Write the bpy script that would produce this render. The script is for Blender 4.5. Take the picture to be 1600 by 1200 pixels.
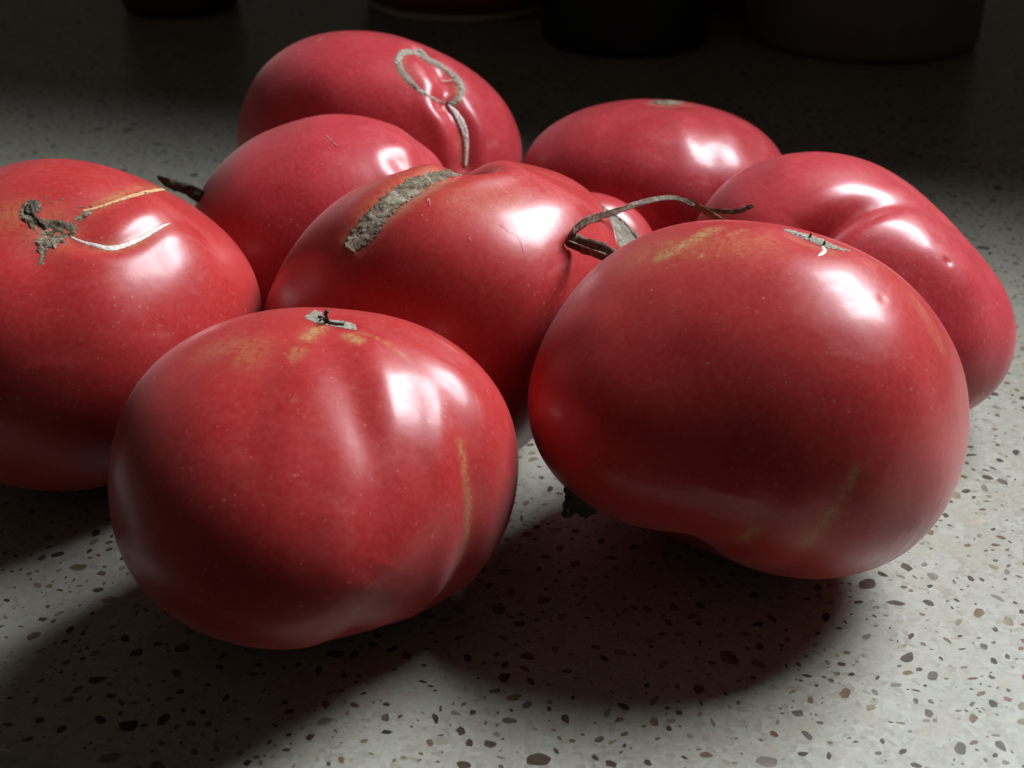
import bpy, math, random
import numpy as np
from mathutils import Vector, noise
from mathutils.bvhtree import BVHTree

for o in list(bpy.data.objects):
    bpy.data.objects.remove(o)
SC = bpy.context.scene
COL = SC.collection

# ------------------------------------------------------------------ camera, world, lamp, exposure
PITCH = math.radians(28.0); CAM_H = 0.245; FPX = 2198.0        # FPX: focal length in photo pixels (1600 wide)
cam_d = bpy.data.cameras.new('camera')
cam_d.sensor_width = 36.0; cam_d.lens = 36.0 * FPX / 1600.0
cam_d.clip_start = 0.01; cam_d.clip_end = 50.0
cam_d.dof.use_dof = True; cam_d.dof.focus_distance = 0.40; cam_d.dof.aperture_fstop = 20.0
cam = bpy.data.objects.new('camera', cam_d); COL.objects.link(cam)
cam.location = (0, 0, CAM_H); cam.rotation_euler = (math.pi / 2 - PITCH, 0, 0)
SC.camera = cam

world = bpy.data.worlds.new('World'); SC.world = world; world.use_nodes = True
bg = world.node_tree.nodes['Background']
bg.inputs[0].default_value = (1.0, 0.87, 0.72, 1); bg.inputs[1].default_value = 0.046

def window_lamp(loc, target, sx, sy, power, color, spread):
    l = bpy.data.lights.new('window_light', 'AREA'); l.shape = 'RECTANGLE'
    l.size = sx; l.size_y = sy; l.energy = power; l.color = color; l.spread = math.radians(spread)
    o = bpy.data.objects.new('window_light', l); COL.objects.link(o)
    o.location = loc
    o.rotation_euler = (Vector(target) - Vector(loc)).to_track_quat('-Z', 'Y').to_euler()
    return o
window_lamp((0.898, 0.943, 1.239), (-0.03, 0.38, 0.0), 0.82, 0.60, 26.5, (0.88, 0.94, 1.0), 120)

SC.view_settings.view_transform = 'Standard'; SC.view_settings.look = 'None'
SC.view_settings.exposure = 0.0; SC.view_settings.gamma = 1.0
SC.view_settings.use_curve_mapping = False

# ------------------------------------------------------------------ helpers
R_CAM = np.array([0, 0, CAM_H]); FW = np.array([0, math.cos(PITCH), -math.sin(PITCH)])
UP = np.array([0, math.sin(PITCH), math.cos(PITCH)]); RT = np.array([1.0, 0, 0])
def ray(x, y):
    v = FW + RT * (x - 800) / FPX - UP * (y - 600) / FPX
    return v / np.linalg.norm(v)
def ground(x, y):
    v = ray(x, y); t = -CAM_H / v[2]; return R_CAM + v * t
def project(p):
    q = np.asarray(p) - R_CAM; d = q @ FW
    return np.stack([800 + FPX * (q @ RT) / d, 600 - FPX * (q @ UP) / d], -1)

def tag(o, label=None, cat=None, group=None, kind=None):
    if label: o['label'] = label
    if cat: o['category'] = cat
    if group: o['group'] = group
    if kind: o['kind'] = kind
    return o
def empty(name, loc):
    o = bpy.data.objects.new(name, None); COL.objects.link(o); o.location = loc; o.empty_display_size = 0.02
    return o
def mesh_obj(name, verts, faces, mats, parent=None, smooth=True, fmat=None, attrs=None):
    """verts in world space; linked as ONE mesh object, expressed in its parent's frame"""
    v = np.asarray(verts, float)
    if parent is not None: v = v - np.array(parent_world(parent))
    me = bpy.data.meshes.new(name)
    me.from_pydata(v.tolist(), [], faces if isinstance(faces, list) else faces.tolist())
    for m in (mats if isinstance(mats, (list, tuple)) else [mats]): me.materials.append(m)
    if smooth: me.polygons.foreach_set('use_smooth', np.ones(len(me.polygons), bool))
    if fmat is not None: me.polygons.foreach_set('material_index', np.asarray(fmat, np.int32))
    for k, a in (attrs or {}).items():
        at = me.attributes.new(k, 'FLOAT', 'POINT'); at.data.foreach_set('value', np.asarray(a, np.float32))
    me.update()
    o = bpy.data.objects.new(name, me); COL.objects.link(o)
    if parent is not None: o.parent = parent
    return o
def parent_world(p):
    l = Vector(p.location)
    while p.parent is not None:
        p = p.parent; l += Vector(p.location)
    return l

# ------------------------------------------------------------------ materials
def new_mat(name):
    m = bpy.data.materials.new(name); m.use_nodes = True
    nt = m.node_tree; b = nt.nodes['Principled BSDF']
    return m, nt, b
def node(nt, typ, **kw):
    n = nt.nodes.new(typ)
    for k, v in kw.items():
        if k.startswith('i_'):
            n.inputs[int(k[2:]) if k[2:].isdigit() else k[2:].replace('_', ' ')].default_value = v
        else: setattr(n, k, v)
    return n
def mix_rgb(nt, fac, a, b, blend='MIX'):
    n = nt.nodes.new('ShaderNodeMix'); n.data_type = 'RGBA'; n.blend_type = blend
    for s, val in ((0, fac), (6, a), (7, b)):
        if hasattr(val, 'links'): nt.links.new(val, n.inputs[s])
        elif s == 0: n.inputs[0].default_value = val
        else: n.inputs[s].default_value = (*val, 1)
    return n.outputs[2]
def ramp(nt, src, stops):
    n = nt.nodes.new('ShaderNodeValToRGB'); nt.links.new(src, n.inputs[0])
    e = n.color_ramp.elements
    while len(e) < len(stops): e.new(0.5)
    for el, (p, c) in zip(e, stops):
        el.position = p; el.color = (*c, 1) if isinstance(c, tuple) else (c, c, c, 1)
    return n.outputs[0]
def noise_tex(nt, vec, scale, detail=3.0, rough=0.5, dist=0.0):
    n = node(nt, 'ShaderNodeTexNoise'); n.inputs['Scale'].default_value = scale; n.inputs['Detail'].default_value = detail
    n.inputs['Roughness'].default_value = rough; n.inputs['Distortion'].default_value = dist
    nt.links.new(vec, n.inputs['Vector']); return n.outputs[0]

def tomato_material(name, deep, light, pink, rough=0.34):
    m, nt, b = new_mat(name); L = nt.links
    tc = node(nt, 'ShaderNodeTexCoord'); vec = tc.outputs['Object']
    n1 = noise_tex(nt, vec, 38, 5, 0.6, 0.4)
    base = mix_rgb(nt, ramp(nt, n1, [(0.34, 0.0), (0.68, 1.0)]), deep, light)
    n2 = noise_tex(nt, vec, 560, 5, 0.7)
    base = mix_rgb(nt, ramp(nt, n2, [(0.42, 0.0), (0.75, 0.42)]), base, pink)
    # yellow-green unripe streaks and freckles where the fruit has them
    st = node(nt, 'ShaderNodeAttribute', attribute_name='stain')
    n3 = noise_tex(nt, vec, 650, 5, 0.72, 0.8)
    mul = node(nt, 'ShaderNodeMath', operation='MULTIPLY_ADD'); L.new(n3, mul.inputs[0]); mul.inputs[1].default_value = 3.2; mul.inputs[2].default_value = -1.15
    mm = node(nt, 'ShaderNodeMath', operation='MULTIPLY', use_clamp=True); L.new(st.outputs['Fac'], mm.inputs[0]); L.new(mul.outputs[0], mm.inputs[1])
    base = mix_rgb(nt, mm.outputs[0], base, (0.43, 0.26, 0.10))
    # freckles : tiny pale corky dots
    vo = node(nt, 'ShaderNodeTexVoronoi'); vo.inputs['Scale'].default_value = 340; L.new(vec, vo.inputs['Vector'])
    fr = ramp(nt, vo.outputs['Distance'], [(0.0, 1.0), (0.19, 0.0)])
    n4 = noise_tex(nt, vec, 60, 2)
    pick = ramp(nt, n4, [(0.48, 0.0), (0.66, 0.7)])
    fm = node(nt, 'ShaderNodeMath', operation='MULTIPLY'); L.new(fr, fm.inputs[0]); L.new(pick, fm.inputs[1])
    base = mix_rgb(nt, fm.outputs[0], base, (0.55, 0.26, 0.17))
    vd = node(nt, 'ShaderNodeTexVoronoi'); vd.inputs['Scale'].default_value = 780; L.new(vec, vd.inputs['Vector'])
    vs = node(nt, 'ShaderNodeSeparateColor'); L.new(vd.outputs['Color'], vs.inputs[0])
    dsel = ramp(nt, vs.outputs[0], [(0.91, 0.0), (0.95, 0.4)])
    dd = node(nt, 'ShaderNodeMath', operation='MULTIPLY'); L.new(ramp(nt, vd.outputs['Distance'], [(0.10, 1.0), (0.22, 0.0)]), dd.inputs[0]); L.new(dsel, dd.inputs[1])
    base = mix_rgb(nt, dd.outputs[0], base, (0.60, 0.30, 0.24))
    # dark corky flecks where the fruit has them
    dk = node(nt, 'ShaderNodeAttribute', attribute_name='fleck')
    n5 = noise_tex(nt, vec, 900, 3, 0.6)
    f5 = ramp(nt, n5, [(0.42, 0.0), (0.52, 1.0)])
    dm = node(nt, 'ShaderNodeMath', operation='MULTIPLY', use_clamp=True); L.new(dk.outputs['Fac'], dm.inputs[0]); L.new(f5, dm.inputs[1])
    base = mix_rgb(nt, dm.outputs[0], base, (0.13, 0.075, 0.045))
    L.new(base, b.inputs['Base Color'])
    rn = noise_tex(nt, vec, 55, 4, 0.6)
    mr = node(nt, 'ShaderNodeMapRange'); L.new(rn, mr.inputs[0]); mr.inputs[3].default_value = rough - 0.05; mr.inputs[4].default_value = rough + 0.09
    sm = noise_tex(nt, vec, 30, 5, 0.7, 1.2)          # smudges and dust where the skin has been handled
    sa = node(nt, 'ShaderNodeMath', operation='ADD'); L.new(mr.outputs[0], sa.inputs[0])
    L.new(ramp(nt, sm, [(0.50, 0.0), (0.62, 0.14)]), sa.inputs[1]); L.new(sa.outputs[0], b.inputs['Roughness'])
    b.inputs['Specular IOR Level'].default_value = 0.36
    b.inputs['Subsurface Weight'].default_value = 0.22
    b.inputs['Subsurface Radius'].default_value = (0.006, 0.0012, 0.0008); b.inputs['Subsurface Scale'].default_value = 1.0
    b.inputs['Coat Weight'].default_value = 0.18; b.inputs['Coat Roughness'].default_value = 0.16
    b.inputs['Sheen Weight'].default_value = 0.12; b.inputs['Sheen Roughness'].default_value = 0.45
    b.inputs['Sheen Tint'].default_value = (1.0, 0.72, 0.72, 1)
    bp = node(nt, 'ShaderNodeBump'); bp.inputs['Strength'].default_value = 0.03; bp.inputs['Distance'].default_value = 0.0006
    nb = noise_tex(nt, vec, 700, 3, 0.6); L.new(nb, bp.inputs['Height'])
    bp2 = node(nt, 'ShaderNodeBump'); bp2.inputs['Strength'].default_value = 0.03; bp2.inputs['Distance'].default_value = 0.0025
    nb2 = noise_tex(nt, vec, 110, 3, 0.5); L.new(nb2, bp2.inputs['Height']); L.new(bp.outputs[0], bp2.inputs['Normal'])
    L.new(bp2.outputs[0], b.inputs['Normal'])
    return m

def simple_mat(name, c1, c2, scale, rough=0.8, detail=4.0, bump=0.0, bscale=None, c3=None):
    m, nt, b = new_mat(name); L = nt.links
    tc = node(nt, 'ShaderNodeTexCoord'); vec = tc.outputs['Object']
    n = noise_tex(nt, vec, scale, detail, 0.62, 0.3)
    stops = [(0.32, c1), (0.68, c2)] if c3 is None else [(0.3, c1), (0.52, c2), (0.72, c3)]
    L.new(ramp(nt, n, stops), b.inputs['Base Color']); b.inputs['Roughness'].default_value = rough
    if bump:
        bp = node(nt, 'ShaderNodeBump'); bp.inputs['Strength'].default_value = bump; bp.inputs['Distance'].default_value = 0.0008
        L.new(noise_tex(nt, vec, bscale or scale, 4, 0.65), bp.inputs['Height']); L.new(bp.outputs[0], b.inputs['Normal'])
    return m

M_RED = tomato_material('tomato_red', (0.35, 0.013, 0.014), (0.43, 0.027, 0.026), (0.50, 0.076, 0.069))
M_PINK = tomato_material('tomato_pink', (0.35, 0.015, 0.022), (0.45, 0.032, 0.042), (0.52, 0.085, 0.095))
def cork_material(name, dark, mid, pale, big):
    m, nt, b = new_mat(name); L = nt.links
    vec = node(nt, 'ShaderNodeTexCoord').outputs['Object']
    n1 = noise_tex(nt, vec, big, 3, 0.6, 0.5); n2 = noise_tex(nt, vec, 1100, 5, 0.7, 0.6)
    mx = node(nt, 'ShaderNodeMath', operation='MULTIPLY_ADD'); L.new(n2, mx.inputs[0]); mx.inputs[1].default_value = 0.75; 
    sb = node(nt, 'ShaderNodeMath', operation='MULTIPLY_ADD'); L.new(n1, sb.inputs[0]); sb.inputs[1].default_value = 1.1; sb.inputs[2].default_value = -0.42
    L.new(sb.outputs[0], mx.inputs[2])
    col = ramp(nt, mx.outputs[0], [(0.28, dark), (0.5, mid), (0.72, pale)])
    v = node(nt, 'ShaderNodeTexVoronoi', feature='DISTANCE_TO_EDGE'); v.inputs['Scale'].default_value = 420; L.new(vec, v.inputs['Vector'])
    n3 = noise_tex(nt, vec, 300, 2)
    cr = ramp(nt, v.outputs['Distance'], [(0.0, 1.0), (0.09, 0.0)])
    mm = node(nt, 'ShaderNodeMath', operation='MULTIPLY'); L.new(cr, mm.inputs[0]); L.new(ramp(nt, n3, [(0.4, 0.0), (0.6, 0.9)]), mm.inputs[1])
    L.new(mix_rgb(nt, mm.outputs[0], col, tuple(x * .35 for x in dark)), b.inputs['Base Color']); b.inputs['Roughness'].default_value = 0.92
    b.inputs['Specular IOR Level'].default_value = 0.25
    bp = node(nt, 'ShaderNodeBump'); bp.inputs['Strength'].default_value = 0.7; bp.inputs['Distance'].default_value = 0.0006
    L.new(n2, bp.inputs['Height']); L.new(bp.outputs[0], b.inputs['Normal'])
    return m
M_CORK = cork_material('cork_scar', (0.05, 0.034, 0.021), (0.18, 0.14, 0.092), (0.36, 0.31, 0.23), 110)
M_CORK_PALE = cork_material('pale_cork_scar', (0.19, 0.165, 0.125), (0.33, 0.295, 0.235), (0.46, 0.42, 0.345), 300)
M_CRACK = simple_mat('healed_crack', (0.52, 0.43, 0.39), (0.72, 0.66, 0.61), 600, 0.45, 4, 0.35, 1200)
M_TAN = simple_mat('tan_scar_line', (0.45, 0.24, 0.09), (0.62, 0.40, 0.20), 700, 0.6, 4, 0.2, 1200)
M_DARK = simple_mat('dark_cork', (0.030, 0.022, 0.016), (0.10, 0.078, 0.06), 1200, 0.95, 5, 0.5, 1600)
M_SEPAL = simple_mat('dried_sepal', (0.045, 0.024, 0.014), (0.13, 0.085, 0.05), 500, 0.7, 4, 0.5, 1500, (0.30, 0.25, 0.19))
M_SEPAL_RIB = simple_mat('dried_sepal_rib', (0.30, 0.23, 0.15), (0.48, 0.40, 0.29), 500, 0.6)
M_SEPAL_OLIVE = simple_mat('olive_dried_sepal', (0.11, 0.06, 0.022), (0.25, 0.165, 0.055), 600, 0.7, 4, 0.4, 1500, (0.40, 0.30, 0.12))
M_SEPAL_DARK = simple_mat('dark_sepal', (0.016, 0.017, 0.008), (0.05, 0.048, 0.024), 500, 0.8, 4, 0.5, 1500)
M_LEAF = simple_mat('dark_green_sepal', (0.016, 0.022, 0.008), (0.045, 0.055, 0.020), 500, 0.8, 4, 0.5, 1500)
M_FIBRE = simple_mat('fibre', (0.6, 0.45, 0.40), (0.75, 0.62, 0.56), 300, 0.6)

# ------------------------------------------------------------------ counter top with its stone chips
def counter_material():
    m, nt, b = new_mat('speckled_stone'); L = nt.links
    tc = node(nt, 'ShaderNodeTexCoord'); vec = tc.outputs['Object']
    wn = node(nt, 'ShaderNodeTexNoise'); wn.inputs['Scale'].default_value = 160; L.new(vec, wn.inputs['Vector'])
    wv = node(nt, 'ShaderNodeMix', data_type='RGBA'); wv.blend_type = 'LINEAR_LIGHT'; wv.inputs[0].default_value = 0.0035
    L.new(vec, wv.inputs[6]); L.new(wn.outputs['Color'], wv.inputs[7]); wvec = wv.outputs[2]
    def cells(scale, palette, rnd=1.0):
        v = node(nt, 'ShaderNodeTexVoronoi'); v.inputs['Scale'].default_value = scale; v.inputs['Randomness'].default_value = rnd
        L.new(wvec, v.inputs['Vector'])
        s = node(nt, 'ShaderNodeSeparateColor'); L.new(v.outputs['Color'], s.inputs[0])
        n = len(palette); stops = [(i / n, c) for i, c in enumerate(palette)]
        r = ramp(nt, s.outputs[0], stops); r.node.color_ramp.interpolation = 'CONSTANT'
        return r, v.outputs['Distance'], s.outputs[1]
    big, bd, bsel = cells(95, [(0.300, 0.294, 0.246), (0.272, 0.261, 0.216), (0.286, 0.258, 0.206), (0.245, 0.238, 0.198), (0.306, 0.304, 0.258), (0.266, 0.238, 0.188), (0.259, 0.258, 0.221), (0.293, 0.290, 0.246)])
    small, sd, ssel = cells(520, [(0.320, 0.317, 0.270), (0.272, 0.261, 0.216), (0.340, 0.336, 0.288), (0.218, 0.202, 0.158), (0.306, 0.297, 0.251), (0.266, 0.265, 0.224), (0.286, 0.265, 0.216)])
    pick = ramp(nt, bsel, [(0.0, 0.25), (0.55, 0.85)])
    col = mix_rgb(nt, pick, big, small)
    n1 = noise_tex(nt, vec, 700, 5, 0.7)
    col = mix_rgb(nt, ramp(nt, n1, [(0.40, 0.0), (0.72, 0.6)]), col, (0.368, 0.370, 0.314))
    n2 = noise_tex(nt, vec, 1500, 3, 0.6)
    col = mix_rgb(nt, ramp(nt, n2, [(0.66, 0.0), (0.74, 0.6)]), col, (0.150, 0.131, 0.102))
    n3 = noise_tex(nt, vec, 9, 4, 0.6)
    col = mix_rgb(nt, ramp(nt, n3, [(0.3, 0.0), (0.8, 0.35)]), col, (0.272, 0.244, 0.194))
    L.new(col, b.inputs['Base Color'])
    rn = noise_tex(nt, vec, 25, 4, 0.6)
    mr = node(nt, 'ShaderNodeMapRange'); L.new(rn, mr.inputs[0]); mr.inputs[3].default_value = 0.26; mr.inputs[4].default_value = 0.42
    L.new(mr.outputs[0], b.inputs['Roughness']); b.inputs['Specular IOR Level'].default_value = 0.28
    bp = node(nt, 'ShaderNodeBump'); bp.inputs['Strength'].default_value = 0.05; bp.inputs['Distance'].default_value = 0.0005
    L.new(noise_tex(nt, vec, 400, 3, 0.6), bp.inputs['Height']); L.new(bp.outputs[0], b.inputs['Normal'])
    return m

EDGE_Y = 0.272            # the counter's front edge runs just below the picture
def slab(x0, x1, y0, y1, z0, z1, bev=0.004):
    import bmesh
    bm = bmesh.new(); bmesh.ops.create_cube(bm, size=1.0)
    for v in bm.verts: v.co = ((x0 + x1) / 2 + v.co.x * (x1 - x0), (y0 + y1) / 2 + v.co.y * (y1 - y0), (z0 + z1) / 2 + v.co.z * (z1 - z0))
    bmesh.ops.bevel(bm, geom=list(bm.edges), offset=bev, segments=3, affect='EDGES')
    me = bpy.data.meshes.new('countertop'); bm.to_mesh(me); bm.free(); return me
cm = slab(-0.85, 0.95, EDGE_Y, 1.55, -0.03, 0.0, 0.006); cm.materials.append(counter_material())
counter = bpy.data.objects.new('countertop', cm); COL.objects.link(counter); tag(counter, kind='structure')
for v in cm.vertices:
    if v.co.y < 0.5: v.co.y -= 0.28 * (v.co.x + 0.168)      # the edge is not quite square to the view

CHIP_COL = [((0.050, 0.034, 0.022), (0.095, 0.066, 0.044)), ((0.12, 0.076, 0.042), (0.20, 0.135, 0.08)), ((0.155, 0.128, 0.10), (0.225, 0.19, 0.15)),
            ((0.175, 0.15, 0.085), (0.26, 0.225, 0.14)), ((0.030, 0.028, 0.026), (0.058, 0.052, 0.046)), ((0.33, 0.275, 0.20), (0.43, 0.37, 0.29)),
            ((0.30, 0.295, 0.27), (0.40, 0.395, 0.365)), ((0.12, 0.048, 0.030), (0.18, 0.085, 0.055)), ((0.085, 0.070, 0.056), (0.13, 0.11, 0.088))]
CHIP_P = np.array([0.22, 0.22, 0.14, 0.10, 0.05, 0.04, 0.05, 0.02, 0.16]); CHIP_P /= CHIP_P.sum()
CHIP_M = []
for k, (a, c) in enumerate(CHIP_COL):
    m = simple_mat('stone_chip_tone', tuple(x * .8 for x in a), tuple(x * .9 for x in c), 420, 0.45, 5); m.node_tree.nodes['Principled BSDF'].inputs['Specular IOR Level'].default_value = 0.2; CHIP_M.append(m)
rg = np.random.default_rng(11)
def chip_outline(r):
    n = r.integers(6, 11); a = np.sort(r.uniform(0, 2 * math.pi, n)); a = a * 0.5 + 0.5 * (np.arange(n) + r.uniform(0, .6, n)) * 2 * math.pi / n
    rad = r.uniform(0.72, 1.12, n); e = r.uniform(0.28, 0.85)
    return np.stack([rad * np.cos(a), e * rad * np.sin(a)], -1)
def chip_geom(out):
    n = len(out); top = 0.00003
    v = [(x, y, top) for x, y in out * 0.985] + [(x, y, 0.00001) for x, y in out] + [(x * .96, y * .96, -0.0008) for x, y in out]
    f = [list(range(n))] + [[n + i, n + (i + 1) % n, (i + 1) % n, i] for i in range(n)] + [[2 * n + i, 2 * n + (i + 1) % n, n + (i + 1) % n, n + i] for i in range(n)]
    return v, f
NC = 85000
cx = rg.uniform(-0.50, 0.62, NC); cy = rg.uniform(0.20, 1.25, NC)
csz = np.clip(np.exp(rg.normal(math.log(0.00092), 0.50, NC)), 0.00035, 0.0036)
crot = rg.uniform(0, 2 * math.pi, NC); cmat = rg.choice(len(CHIP_M), NC, p=CHIP_P)
# keep chips apart
cell = {}; keep = np.zeros(NC, bool)
_p = project(np.stack([cx, cy, np.zeros(NC)], -1)); near_view = (_p[:, 0] > -350) & (_p[:, 0] < 1950) & (_p[:, 1] > -250) & (_p[:, 1] < 1500)
for i in np.argsort(-csz):
    if not near_view[i]: continue
    gx, gy = int(cx[i] // 0.01), int(cy[i] // 0.01); ok = True
    for ix in (gx - 1, gx, gx + 1):
        for iy in (gy - 1, gy, gy + 1):
            for j in cell.get((ix, iy), ()):
                if (cx[i] - cx[j]) ** 2 + (cy[i] - cy[j]) ** 2 < (1.05 * (csz[i] + csz[j])) ** 2: ok = False
    if cy[i] < EDGE_Y + .009 - .28 * (cx[i] + .168): ok = False
    if ok: cell.setdefault((gx, gy), []).append(i); keep[i] = True

# unseen board added above the back counter to keep window light off it
def shade_board():
    a = np.array([0.036, 0.767]); b = np.array([0.413, 0.647]); u = (b - a) / np.linalg.norm(b - a); w = np.array([-u[1], u[0]])
    V = []
    for z in (0.34, 0.362):
        for s_, t_ in ((-1.0, 0), (1.1, 0), (1.1, 0.62), (-1.0, 0.62)): c = a + u * s_ + w * t_; V.append((c[0], c[1], z))
    F = [[3, 2, 1, 0], [4, 5, 6, 7], [0, 1, 5, 4], [1, 2, 6, 5], [2, 3, 7, 6], [3, 0, 4, 7]]
    return mesh_obj('shade_board', V, F, simple_mat('dark_wood', (0.03, 0.018, 0.01), (0.06, 0.035, 0.02), 40, 0.6), smooth=False)
tag(shade_board(), kind='structure')

# ------------------------------------------------------------------ tomato bodies: centre xyz, log radius, height ratio, then smooth lobes of the fruit
BODY = {
    'T9': [-0.05363, 0.32138, 0.04539, -2.91102, 0.78342, 0.02533, -0.05652, 0.00477, 0.01421, 0.01963, 0.00012, 0.04714, -0.00837, -0.00655, -0.0188, 0.02816, 0.03238, -0.00967, -0.00101, -0.01102, 0.01931, 0.00399, -0.00193, -0.00812, 0.01443, 0.01609],
    'T8': [0.0687, 0.35472, 0.0523, -2.78631, 0.79035, -0.02681, -0.0657, -0.06081, 0.00942, 0.01122, 0.00622, 0.00809, -0.00522, -0.01904, 0.01204, -0.0072, -0.01337, 0.01531, 0.01277, -0.02277, -0.00016, -0.03775, 0.00645, 0.00478, 0.00219, 0.02588],
    'T4': [-0.02168, 0.41663, 0.05119, -2.90738, 0.8869, 0.12951, 0.01792, 0.13458, 0.02477, 0.01173, 0.01592, -0.02263, -0.02113, 0.00737, 0.0147, -0.0603, 0.03007, -0.00681, -0.04832, -0.02515, -0.00226, -0.00433, 0.01192, 0.0114, -0.00915, 0.00362],
    'T3': [-0.1427, 0.40358, 0.05212, -2.80411, 0.83578, 0.00178, -0.02084, 0.01251, -0.00591, -0.00567, 0.00189, -0.0007, -0.0034, -0.00113, -0.00255, 0.00146, 0.00329, 0.01733, -0.00088, -0.00068, -0.00714, -0.01075, 0.00281, -0.00049, -0.00165, 0.00451],
    'T2': [-0.07254, 0.49483, 0.04251, -2.96929, 0.8366, -0.02189, -0.02052, 0.05307, 0.08095, 0.03482, 0.02791, 0.01249, 0.02267, 0.00245, 0.00226, 0.06327, 0.03772, -0.0199, 0.00472, -0.00061, -0.00795, 0.00952, 0.00415, 7e-05, -0.02461, 0.00103],
    'T1': [-0.05663, 0.58373, 0.0494, -2.82494, 0.82118, -0.04748, -0.02097, -0.05258, 0.04707, 0.01685, -0.02523, -0.02035, 0.00058, -0.01212, -0.00231, -0.02317, -0.02544, -0.0088, -0.00438, -0.00489, -0.00383, -0.0059, -0.00083, 0.00173, -0.00443, 0.00055],
    'T5': [0.06088, 0.56797, 0.0381, -2.93477, 0.70355, -0.01963, -0.00908, -0.00891, 0.05387, -0.00659, -0.0055, -0.01879, -0.01843, 0.00255, -0.00137, -0.01327, 0.00081, -0.00261, 6e-05, -0.00166, -0.00372, 0.00049, 0.00039, 0.00022, 0.00363, 0.00181],
    'T6': [0.11588, 0.45627, 0.0395, -2.87834, 0.79862, -0.07368, 0.05602, -0.09821, -0.01365, -0.01341, -0.03489, 0.00768, 0.03786, -0.00694, -0.00314, -0.02888, -0.0131, -0.01336, 0.01025, -0.005, -0.01074, -0.00037, -0.00375, 0.00469, -0.01441, -0.00387],
    'T7': [0.02884, 0.50027, 0.02941, -3.53245, 0.88976, -0.00748, -0.00109, 0.00302, 0.02732, 0.06348, -0.00137, 0.00528, 0.00065, 0.00265, -0.00169, 0.00728, 0.00137, 0.00246, -0.0039, 0.00211, 0.00077, -0.00242, 0.00166, 5e-05, 0.0017, 0.00204],
}
def sph(d):
    x, y, z = d[..., 0], d[..., 1], d[..., 2]
    return np.stack([x*y, y*z, x*z, x*x-y*y, 3*z*z-1,
     x*(5*z*z-1), y*(5*z*z-1), z*(5*z*z-3), z*(x*x-y*y), x*y*z*2, x*(x*x-3*y*y), y*(3*x*x-y*y),
     (35*z**4-30*z*z+3)/4, x*z*(7*z*z-3), y*z*(7*z*z-3), (x*x-y*y)*(7*z*z-1), x*y*(7*z*z-1)*2, x*z*(x*x-3*y*y), y*z*(3*x*x-y*y), x**4-6*x*x*y*y+y**4, 4*x*y*(x*x-y*y)], -1)
def body_pts(n, d):
    q = np.array(BODY[n]); r = math.exp(q[3]) * (1 + sph(d) @ q[5:])
    return q[:3] + d * r[:, None] * np.array([1, 1, q[4]])
def body_depth(n, p):
    q = np.array(BODY[n]); v = (p - q[:3]) / np.array([1, 1, q[4]]); l = np.linalg.norm(v, axis=1) + 1e-9
    return math.exp(q[3]) * (1 + sph(v / l[:, None]) @ q[5:]) - l
def body_hit(n, x, y):
    """first point of the undented fruit on the ray through photo pixel x, y (its nearest point if the ray misses)"""
    v = ray(x, y); t = np.linspace(.25, .85, 3001); p = R_CAM + v * t[:, None]; d = body_depth(n, p)
    i = int(np.argmax(d > 0)) if (d > 0).any() else int(np.argmax(d))
    return p[i]
def S(n, az, el):
    """point of the fruit in compass direction az (0 = away, 90 = right), elevation el"""
    a, e = math.radians(az), math.radians(el)
    return body_pts(n, np.array([[math.sin(a) * math.cos(e), math.cos(a) * math.cos(e), math.sin(e)]]))[0]
def P(n, pts):
    return [body_hit(n, *p) if len(p) == 2 else np.array(p) for p in pts]

N = 96
def cube_sphere():
    g = np.tan(np.linspace(-1, 1, N + 1) * math.pi / 4); a, b = np.meshgrid(g, g, indexing='ij'); o = np.ones_like(a)
    V = []; F = []; k = 0
    for s in (1, -1):
        for ax in range(3):
            c = [None] * 3; c[ax] = o * s; c[(ax + 1) % 3] = a; c[(ax + 2) % 3] = b * s
            V.append(np.stack(c, -1).reshape(-1, 3))
            i, j = np.meshgrid(np.arange(N), np.arange(N), indexing='ij'); q = i * (N + 1) + j
            F.append(np.stack([q, q + N + 1, q + N + 2, q + 1], -1).reshape(-1, 4) + k); k += (N + 1) ** 2
    V = np.concatenate(V); F = np.concatenate(F)
    V /= np.linalg.norm(V, axis=1)[:, None]
    _, first, inv = np.unique(np.round(V, 6), axis=0, return_index=True, return_inverse=True)
    return V[first], inv.reshape(-1)[F]
DIR, QUADS = cube_sphere()

def line_dist(pts, poly, val=None):
    """distance from every point to a 3-D polyline, and the value interpolated along it"""
    best = np.full(len(pts), 1e9); out = np.zeros(len(pts)); val = np.ones(len(poly)) if val is None else np.asarray(val, float)
    if len(poly) == 1:
        return np.linalg.norm(pts - poly[0], axis=1), np.full(len(pts), val[0])
    for i in range(len(poly) - 1):
        a, b = poly[i], poly[i + 1]; ab = b - a
        t = np.clip(((pts - a) @ ab) / (ab @ ab + 1e-12), 0, 1); d = np.linalg.norm(pts - a - t[:, None] * ab, axis=1)
        m = d < best; best[m] = d[m]; out[m] = (val[i] + (val[i + 1] - val[i]) * t)[m]
    return best, out
def smooth_poly(poly, k=3):
    p = [np.asarray(q, float) for q in poly]
    for _ in range(k):
        if len(p) < 3: return p
        q = [p[0]]
        for a, b in zip(p[:-1], p[1:]): q += [a * .75 + b * .25, a * .25 + b * .75]
        p = q + [p[-1]]
    return p

MM = 0.001
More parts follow.
